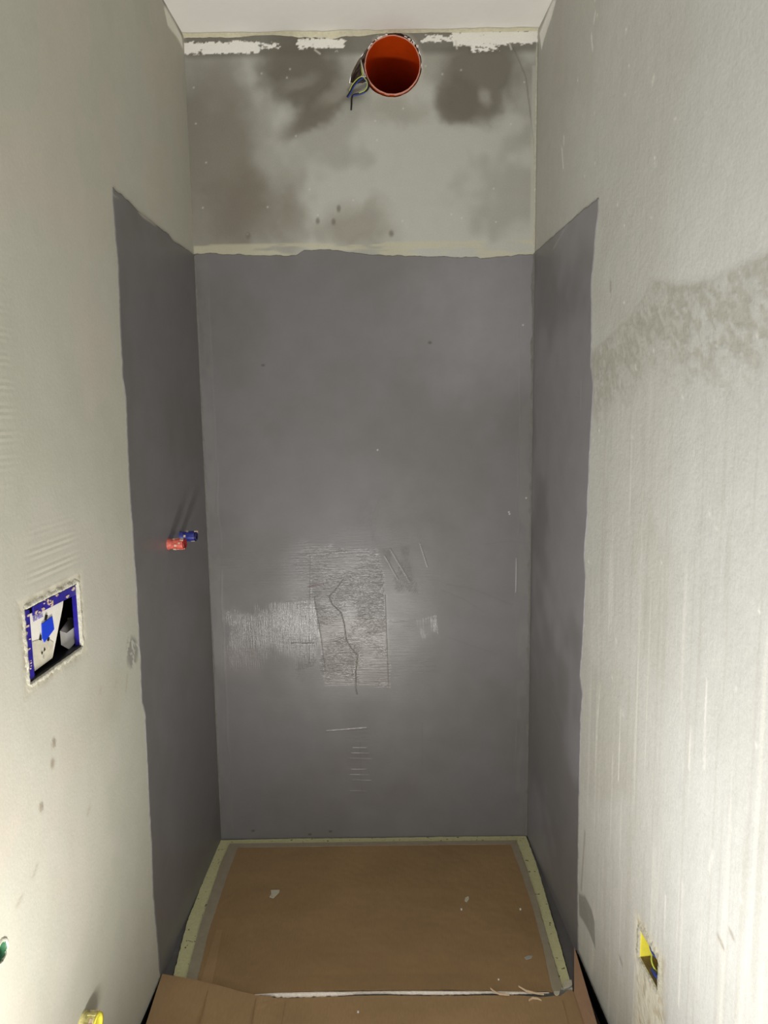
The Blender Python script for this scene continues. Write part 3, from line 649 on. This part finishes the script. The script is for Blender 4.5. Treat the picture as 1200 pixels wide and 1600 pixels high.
# grey square valve block with rounded nose standing inside
fr_ = [(93, 986), (104, 991), (117, 981), (117, 1003), (108, 1013), (98, 1008)]; bk_ = [(106, 967), (112, 966), (119, 973), (119, 998), (112, 1004), (106, 1000)]
k = 6; V_ = [LBX(x, y, -.014) for x, y in fr_] + [LBX(x, y, -.050) for x, y in bk_]
F_ = [tuple(range(k)), tuple(range(k, 2*k))[::-1]] + [(i, (i+1) % k, (i+1) % k+k, i+k) for i in range(k)]
bevel(mesh_obj('valve_block', V_, F_, M_GREYP, t), .002, 3)['label'] = 'grey plastic block inside'

# plaster frame around the cut-out
def rough_frame(name, par, x0, x1, z0, z1, place, mat, wd_, hi, seed, sgn=1):
    N = 120; V_, F_ = [], []; rn = np.random.RandomState(seed)
    per = []
    for i in range(N):
        q = i/N*4; k_ = int(q); f_ = q-k_
        per.append([(x0+(x1-x0)*f_, z0, 0, -1), (x1, z0+(z1-z0)*f_, 1, 0), (x1-(x1-x0)*f_, z1, 0, 1), (x0, z1-(z1-z0)*f_, -1, 0)][k_])
    for i, (x, z, nx_, nz_) in enumerate(per):
        w1 = wd_*(.5+rn.rand()*.9); h1 = hi*(.4+rn.rand()*.9); j = (rn.rand()-.5)*.0022
        for dist, hh in ((-.0010+j*.5, -.006), (-.0008+j*.5, h1*.6), (w1*.35, h1), (w1*.75, h1*.35), (w1, -.0003)):
            V_.append(place(x+nx_*dist, z+nz_*dist, hh))
    for i in range(N):
        for q in range(4):
            a, b = i*5+q, ((i+1) % N)*5+q; F_.append((a, b, b+1, a+1) if sgn > 0 else (a, a+1, b+1, b))
    return mesh_obj(name, V_, F_, mat, par, True)
rough_frame('plaster_edge', wl, LB[0], LB[1], LB[2], LB[3], LP, M_PLASTER, .009, .0022, 31)['label'] = 'rough plaster edge around the box'
rough_frame('plaster_edge', wr, RB[0], RB[1], RB[2], RB[3], RP, M_PLASTER, .014, .003, 32, -1)['label'] = 'rough plaster edge around the yellow box'

# ---------------------------------------------------------------- left wall: pipe plugs
def plug(name, label, s, z, L, r, mats, splat_seed, sq=0.):
    t = lthing(name, label, 'plug', s, z)
    def lo(v): return [(x, y, z_) for x, y, z_ in v]
    v, f = lathe([(r*1.12, -.003), (r*1.12, .003), (r*.98, .004), (r*.98, L*.35), (r, L*.37), (r, L*.86), (r*.93, L*.9)], 20)
    mesh_obj('plug_body', lo(v), f, mats[0], t, True)
    ms = []
    for k in range(8):
        a = k*math.pi/4; bx = box(r*.93, r*1.10, L*.37, L*.88, -.0016, .0016)
        ms.append(([(x*math.cos(a)-z_*math.sin(a), y, x*math.sin(a)+z_*math.cos(a)) for x, y, z_ in bx[0]], bx[1]))
    for j, q in enumerate(ms): mesh_obj('rib', q[0], q[1], mats[0], t)
    v, f = lathe([(r*.93, L*.9), (r*1.02, L*.93), (r*1.02, L), (r*.7, L), (r*.66, L*.9), (r*.2, L*.9), (.0001, L*.9)], 20)
    mesh_obj('plug_head', lo(v), f, mats[1], t, True)
    rn = random.Random(splat_seed); V_, F_ = [], []
    for k in range(16):
        a = rn.uniform(0, 6.28); y = rn.uniform(0, L); q = rn.uniform(.0012, .0042)
        bx = box(-q*.3, q*.3, -q*1.2, q*1.2, -q, q); n0 = len(V_); R_ = r*1.04
        V_ += [((R_+x_)*math.cos(a)-z_*math.sin(a), y+y_*rn.uniform(.5, 1), (R_+x_)*math.sin(a)+z_*math.cos(a)) for x_, y_, z_ in bx[0]]; F_ += [tuple(i+n0 for i in g) for g in bx[1]]
    o = mesh_obj('plaster_splash', V_, F_, M_SPLAT, t); o['kind'] = 'stuff'; o['label'] = 'dried plaster flecks'
    return t
s, z = left(262, 850); plug('pipe_plug', 'red plaster-flecked pipe plug sticking out of the left wall coat', s, z, .046, .0135, (M_RED, M_REDD), 3)
s, z = left(281, 838); plug('pipe_plug', 'blue pipe plug sticking out of left wall behind the red one', s, z, .046, .0130, (M_BLUEP, M_BLUED), 6)
s, z = left(129, 1603); plug('pipe_plug', 'yellow pipe plug low on left wall near the bottom edge', s, z, .030, .022, (M_YELLOWD, M_YELLOW), 9)
t = lthing('pipe_stub', 'green water pipe end recessed in the left wall, at the left edge', 'pipe', GS, GZ)
v, f = lathe([(.0148, .002), (.0142, -.004), (.0142, -.06), (.0118, -.06), (.0118, -.002), (.0148, .002)], 28); mesh_obj('pipe_body', v, f, M_GREEN, t, True)
v, f = lathe([(.0118, -.05), (.0001, -.05)], 28); mesh_obj('pipe_cap', v, f, M_GREEN, t)
v, f = lathe([(.0135, -.01), (.0138, .002), (.0155, .003), (.018, .0015), (.020, -.0003)], 36, .06, 5); mesh_obj('plaster_collar', v, f, M_PLASTER, t, True)['label'] = 'cream plaster ring'

# ---------------------------------------------------------------- right wall: yellow flush socket box
t = thing('socket_box', 'yellow electrical box with loose wires in the right wall', 'socket box', RP(RB[0], RB[2]), ROTR)   # local y points into the wall
bw, bh = RB[1]-RB[0], RB[3]-RB[2]
v, f = join(box(0, .0025, .001, .05, 0, bh), box(bw-.0025, bw, .001, .05, 0, bh), box(.0025, bw-.0025, .001, .05, -.001, .0015), box(.0025, bw-.0025, .001, .05, bh-.0025, bh))
bevel(mesh_obj('box_shell', v, f, M_YELLOW, t), .0005)
v, f = box(0, bw, .05, .053, 0, bh); mesh_obj('box_back', v, f, M_DARK, t)
# knocked-out lower side with grey conduit
v, f = box(.0026, bw-.0026, .001, .049, .0016, .0022); mesh_obj('dusty_bottom', v, f, M_DUST, t)['label'] = 'dusty brown bottom of the box'
v, f = tube([(.004, .02, .046), (.018, .012, .040), (.034, .014, .030), (.05, .03, .026), (.066, .044, .022)], .0018, 8, 5); mesh_obj('wire', v, f, M_BLUEW, t, True)['label'] = 'blue wire'
v, f = tube([(.006, .030, .040), (.020, .018, .030), (.034, .010, .018), (.052, .014, .010), (.074, .03, .012)], .0018, 8, 5); mesh_obj('wire', v, f, M_YG, t, True)['label'] = 'yellow-green wire'
v, f = tube([(.004, .016, .047), (.012, .010, .048)], .0034, 10, 3); mesh_obj('wire_clamp', v, f, M_BLUEW, t, True)['label'] = 'small blue connector'
v, f = tube([(.040, .010, .006), (.060, .008, .010), (.080, .012, .012)], .004, 10, 4); mesh_obj('wire', v, f, M_BLUEW, t, True)['label'] = 'thick blue cable end'

# ---------------------------------------------------------------- shower tray, sealing band, film, cardboard
tr = thing('shower_tray', 'white shower tray covered by cardboard, between the three grey walls', 'shower tray', (.5, -.31, -.028))
def F(*p, z=0.): return [flo(*q, z) for q in p]
v, f = slab([(.012, -.612), (.985, -.628), (.990, -.004), (.006, -.004)], 0, .026); v = [(x-.5, y+.31, z) for x, y, z in v]
bevel(mesh_obj('tray_body', v, f, M_TRAY, tr), .004, 3)
def rag_strip(outer, inner, z0, th, mat, name, seed, par=None, off=(0, 0, 0), amp=.0012):
    """strip between two polylines with ragged long edges"""
    def res(pl, n):
        P_ = np.array(pl); d_ = np.r_[0, np.cumsum(np.hypot(*np.diff(P_, axis=0).T))]; t_ = np.linspace(0, d_[-1], n)
        return np.stack([np.interp(t_, d_, P_[:, 0]), np.interp(t_, d_, P_[:, 1])], -1)
    n = 90; o_, i_ = res(outer, n), res(inner, n); tt = np.linspace(0, 5, n)
    d_ = i_-o_; d_ /= np.maximum(np.hypot(d_[:, 0], d_[:, 1])[:, None], 1e-6)
    o_ = o_ + d_*((fbm(tt, tt*0, 14, seed, 3)-.5)*amp*3)[:, None]; i_ = i_ + d_*((fbm(tt, tt*0, 10, seed+5, 3)-.5)*amp*3)[:, None]
    zz = (fbm(tt, tt*0, 5, seed+7, 2)-.5)*.0008
    V_ = []
    for k_ in range(n):
        for (x, y), z in ((o_[k_], z0), (o_[k_], z0+th+zz[k_]), (i_[k_], z0+th+zz[k_]), (i_[k_], z0)): V_.append((x-off[0], y-off[1], z-off[2]))
    F_ = []
    for k_ in range(n-1):
        for q in range(3): a = k_*4+q; F_.append((a, a+1, a+5, a+4))
    F_ += [(0, 3, 2, 1), tuple((n-1)*4+q for q in (0, 1, 2, 3))]
    return mesh_obj(name, V_, F_, mat, par)
t = thing('sealing_band', 'pale cream sealing band running around the tray edge', 'sealing band', (.5, -.31, -.0015))
off = (.5, -.31, -.0015)
for nm, o_, i_, sd in [('band_strip', [(345, 1313.5), (331, 1345), (312, 1392), (293, 1440), (268, 1535)], [(361, 1319), (347, 1352), (331, 1400), (315, 1448), (291, 1542)], 701),
                       ('band_strip', [(345, 1313.5), (460, 1311), (580, 1310), (700, 1308), (822, 1307)], [(361, 1320.5), (460, 1319.5), (580, 1317.5), (700, 1316), (810, 1316)], 711),
                       ('band_strip', [(822, 1307), (838, 1350), (858, 1418), (876, 1480), (892, 1540)], [(808, 1316), (822, 1355), (840, 1410), (857, 1470), (880, 1548)], 721)]:
    rag_strip(F(*o_), F(*i_), -.0015, .003, M_BAND, nm, sd, t, off)
t = thing('masking_tape', 'grey translucent tape around the cardboard edge inside the cream band', 'tape', (.5, -.31, .0015)); off = (.5, -.31, .0015)
for o_, i_, sd in [([(359, 1320), (345, 1352), (329, 1400), (313, 1448), (288, 1543)], [(372, 1326), (358, 1362), (342, 1410), (326, 1458), (306, 1543)], 731),
                   ([(359, 1320), (470, 1319), (600, 1317), (700, 1316), (808, 1315)], [(372, 1326.5), (470, 1325), (600, 1323), (700, 1322), (800, 1321.5)], 741),
                   ([(806, 1316), (821, 1355), (840, 1412), (855, 1470), (878, 1545), (874, 1554)], [(798, 1322), (812, 1358), (831, 1415), (848, 1480), (862, 1548), (868, 1556)], 751)]:
    rag_strip(F(*o_), F(*i_), .0040, .0007, M_TAPE, 'tape_strip', sd, t, off, .0007)

# cardboard in the tray: torn front edge, slightly lifted
def sheet(name, outline, zf, th, mat, seed, rag=.0015, nofs=None, par=None, res=.012):
    """cardboard sheet from a floor outline; edges resampled and roughened; zf(x,y) gives its top height"""
    P_ = []
    rn = random.Random(seed); n = len(outline)
    for i in range(n):
        a, b = np.array(outline[i][:2]), np.array(outline[(i+1) % n][:2]); rg_ = outline[i][2] if len(outline[i]) > 2 else 0
        k_ = max(1, int(np.hypot(*(b-a))/res)); nn = np.array([-(b-a)[1], (b-a)[0]])/max(np.hypot(*(b-a)), 1e-6)
        for j in range(k_): P_.append(a+(b-a)*j/k_ + nn*(rn.random()-.5)*2*rg_)
    import bmesh
    bm = bmesh.new(); vs = [bm.verts.new((p[0], p[1], 0)) for p in P_]; fc_ = bm.faces.new(vs)
    if fc_.normal.z < 0 or sum(P_[i][0]*P_[(i+1) % len(P_)][1]-P_[(i+1) % len(P_)][0]*P_[i][1] for i in range(len(P_))) < 0: fc_.normal_flip()
    bmesh.ops.triangulate(bm, faces=[fc_])
    xs = [p[0] for p in P_]; ys = [p[1] for p in P_]
    for ax, lo_, hi_ in ((0, min(xs), max(xs)), (1, min(ys), max(ys))):
        c_ = lo_+.03
        while c_ < hi_:
            no = (1, 0, 0) if ax == 0 else (0, 1, 0); co = (c_, 0, 0) if ax == 0 else (0, c_, 0)
            bmesh.ops.bisect_plane(bm, geom=bm.verts[:]+bm.edges[:]+bm.faces[:], plane_co=co, plane_no=no); c_ += .03
    bm.normal_update()
    r_ = bmesh.ops.extrude_face_region(bm, geom=bm.faces[:])
    topv = {g for g in r_['geom'] if isinstance(g, bmesh.types.BMVert)}
    for q in bm.verts:
        z_ = zf(q.co.x, q.co.y); q.co.z = z_ if q in topv else z_-th
    bmesh.ops.recalc_face_normals(bm, faces=bm.faces[:])
    me = bpy.data.meshes.new(name); bm.to_mesh(me); bm.free(); me.materials.append(mat)
    o = bpy.data.objects.new(name, me); COL.objects.link(o)
    if par: o.parent = par
    return o
yb = flo(600, 1552)[1]
lift = lambda x, y: .0035 + .004*math.exp(-((y-yb)/.04)**2)*max(0, math.sin(max(0, min(1, (x-.17)/.75))*math.pi))
q = [(p[0], p[1], r_) for p, r_ in zip(F((370, 1324.5), (800, 1320), (814, 1358), (833, 1415), (850, 1480), (866, 1551), (845, 1551), (800, 1552), (700, 1550), (600, 1551), (500, 1552), (430, 1554), (385, 1556), (340, 1548), (303, 1544), (324, 1458), (340, 1410), (356, 1362)),
     [0, 0, 0, 0, 0, .001, .002, .002, .0015, .0015, .0015, .0015, 0, 0, 0, 0, 0, 0])]
inner = sheet('cardboard_sheet', q, lift, .003, M_CARD, 5); tag(inner, 'dark brown cardboard sheet lying in the shower tray', 'cardboard')
# torn white liner along its front edge
Vt, Ft = [], []; n = 130; rn = np.random.RandomState(9)
pxs = np.linspace(392, 858, n); up_ = np.interp(pxs, [384, 430, 500, 540, 600, 650, 700, 780, 858], [1556, 1553.5, 1552.5, 1552.8, 1552, 1551.5, 1551.5, 1551, 1551.5])
wid = np.interp(pxs, [384, 400, 440, 500, 535, 560, 600, 640, 690, 730, 760, 800, 858], [.1, .6, 4.6, 4.4, 2.6, .8, .8, 2.6, 2.8, 2.4, 1.2, 2.4, .5])
for i in range(n):
    a = flo(pxs[i], up_[i]-.8, .006); b = flo(pxs[i], up_[i]+wid[i]*(.75+.5*rn.rand()), .002)
    za = lift(*a)+.0003
    Vt += [(a[0], a[1]+.003, za), (a[0], a[1], za), (b[0], b[1], .0012)]
for i in range(n-1):
    for k_ in range(2): a = i*3+k_; Ft.append((a, a+1, a+4, a+3))
o = mesh_obj('torn_edge', Vt, Ft, M_LINER, inner); o['label'] = 'white torn paper edge'
sol = o.modifiers.new('thick', 'SOLIDIFY'); sol.thickness = .0006
# creased tape strip on left part of the sheet
o = mesh_obj('crease_strip', *slab([(p[0], p[1]) for p in F((338, 1455), (348, 1455), (330, 1546), (312, 1543))], [lift(*p)+.0002 for p in F((338, 1455), (348, 1455), (330, 1546), (312, 1543))], [lift(*p)+.0008 for p in F((338, 1455), (348, 1455), (330, 1546), (312, 1543))]), M_CARD2, inner)
o['label'] = 'rubbed reddish strip along the left side'

# front sheet on the room floor (runs on under the camera)
def z2(x, y):
    return .004 + .008*(1-sst((x-.235)/.06))*sst((y+.75)/.16) 
def sst(t_): t_ = max(0, min(1, t_)); return t_*t_*(3-2*t_)
fr = F((254, 1528.5), (302, 1537), (342, 1546), (372, 1554), (400, 1560.5), (430, 1561.5), (480, 1561), (540, 1558.5), (600, 1557.5), (660, 1558.5), (720, 1558), (800, 1557.5), (850, 1560), (876, 1558), (884, 1552), (893, 1549), (897, 1553), (905, 1580), (915, 1612))
fr = fr + [(.975, -1.9), (-.030, -1.9)] + F((227, 1606))
sheet2 = sheet('cardboard_sheet', [(p[0], p[1], .001 if 3 <= i <= 12 else 0) for i, p in enumerate(fr)], z2, .003, M_CARD2, 7)
tag(sheet2, 'lighter brown creased cardboard sheet on the floor in front of the tray', 'cardboard')
# creases of the front sheet
for a, b in [((325, 1552), (312, 1600)), ((400, 1563), (393, 1600)), ((446, 1565), (440, 1600)), ((879, 1563), (890, 1606))]:
    p, q_ = flo(*a, .004), flo(*b, .004); d_ = np.array([q_[0]-p[0], q_[1]-p[1]]); d_ /= np.hypot(*d_); nn = np.array([-d_[1], d_[0]])*.0012; e = np.array(p)+d_*.5
    pts = [np.array(p)-nn, np.array(p)+nn, e+nn, e-nn]
    v, f = slab([tuple(x) for x in pts], [z2(*x)-.001 for x in pts], [z2(*x)+.0006 for x in pts]); mesh_obj('crease', v, f, M_CARD, sheet2)
# folded-up flap leaning to the right wall
pa_, pb_ = flo(896, 1552, .004), flo(915, 1612, .004); qa, qb = flo(897.5, 1481, .014), flo(933, 1600, .022)
ea = np.array(pb_)+(np.array(pb_)-np.array(pa_))*6; eb = np.array(qb)+(np.array(qb)-np.array(qa))*4
T = [(pa_[0]+.002, pa_[1], .0080), (*qa, .016), (*qb, .022), (eb[0]-.02, eb[1], .022), (ea[0]+.004, ea[1], .0080), (pb_[0]+.002, pb_[1], .0080)]
k = len(T); V_ = T+[(x-.001, y, z-.003) for x, y, z in T]; F_ = [tuple(range(k))[::-1], tuple(range(k, 2*k))] + [(i, (i+1) % k, (i+1) % k+k, i+k) for i in range(k)]
o = mesh_obj('cardboard_flap', V_, F_, M_CARD3); tag(o, 'reddish cardboard strip folded up against the right wall', 'cardboard')

# ---------------------------------------------------------------- scraps lying on the cardboard
def scrap(name, label, pix, z, th, mat, cat='scrap', group=None):
    P_ = F(*pix, z=z); cx_ = sum(p[0] for p in P_)/len(P_); cy_ = sum(p[1] for p in P_)/len(P_)
    v, f = slab([(p[0]-cx_, p[1]-cy_) for p in P_], 0, [th*(.7+.6*((i*37) % 5)/5) for i in range(len(P_))])
    o = mesh_obj(name, v, f, mat); o.location = (cx_, cy_, z); tag(o, label, cat, group); return bevel(o, .0004, 1)
zc = .0037
scrap('plaster_flake', 'triangular pale flake on left part of the tray cardboard', [(423, 1391), (437, 1391), (436, 1395), (427, 1404), (421, 1402), (424, 1397)], zc, .0018, M_SCRAP)
scrap('plaster_flake', 'small beige flake on the right half of the tray cardboard, farther from camera', [(727, 1403), (732, 1401), (733, 1405), (729, 1410), (726, 1408)], zc, .0022, M_SCRAP)
scrap('plaster_flake', 'grey oval flake near the front right of the tray cardboard', [(819, 1496), (826, 1493), (832, 1494), (830, 1498), (822, 1500)], zc, .0010, M_GREYP)
for lab, px in [('tiny white crumb just below the beige flake', (721, 1421)), ('tiny white crumb right of the beige flake, near the tape', (813, 1421)), ('tiny white crumb near the torn front edge of tray cardboard', (779, 1531))]:
    x, y = px; scrap('plaster_crumb', lab, [(x-1.5, y-1.5), (x+1.4, y-1.2), (x+1.2, y+1.5), (x-1, y+1.3)], zc, .002, M_TRAY, 'crumb')
scrap('plaster_crumb', 'tiny white crumb on the lighter front cardboard sheet', [(558, 1580), (561, 1580), (561, 1583), (558, 1583)], .0042, .002, M_TRAY, 'crumb')
# curled cardboard slivers at the tear
for lab, pts in [('longer curled paper sliver at the tear of the tray cardboard', [(766, 1543), (772, 1548), (780, 1552), (796, 1554)]), ('forked paper sliver at the tear, nearest the right tape', [(810, 1540), (822, 1547), (838, 1551), (850, 1553)]), ('short paper sliver on the front sheet below the tear', [(826, 1560), (832, 1556), (840, 1557), (846, 1560)])]:
    P_ = [(*flo(x, y, .010), .010) for x, y in pts]; c0 = P_[1]
    V_, F_ = [], []
    for i, p in enumerate(P_):
        w_ = .0034*(1-abs(i-1.2)/3); V_ += [(p[0]-c0[0], p[1]-c0[1]-w_, -.002), (p[0]-c0[0], p[1]-c0[1], .001), (p[0]-c0[0], p[1]-c0[1]+w_, 0)]
    for i in range(len(P_)-1):
        for q in range(2): a = i*3+q; F_.append((a, a+3, a+4, a+1))
    o = mesh_obj('paper_sliver', V_, F_, M_SLIVER); o.location = (c0[0], c0[1], .0095 if 'short' not in lab else .0062); tag(o, lab, 'scrap')
    so = o.modifiers.new('thick', 'SOLIDIFY'); so.thickness = .0008
scrap('film_scrap', 'pale folded film scrap at the front right corner of the tray', [(880, 1535), (893, 1532), (894, 1540), (888, 1544), (880, 1546)], .0035, .003, M_SCRAP)
scrap('tape_end', 'pointed whitish tape end hanging over the tear at right', [(865, 1549), (875, 1549), (874, 1554), (870, 1557), (866, 1554)], .0055, .0015, M_SCRAP, 'tape')
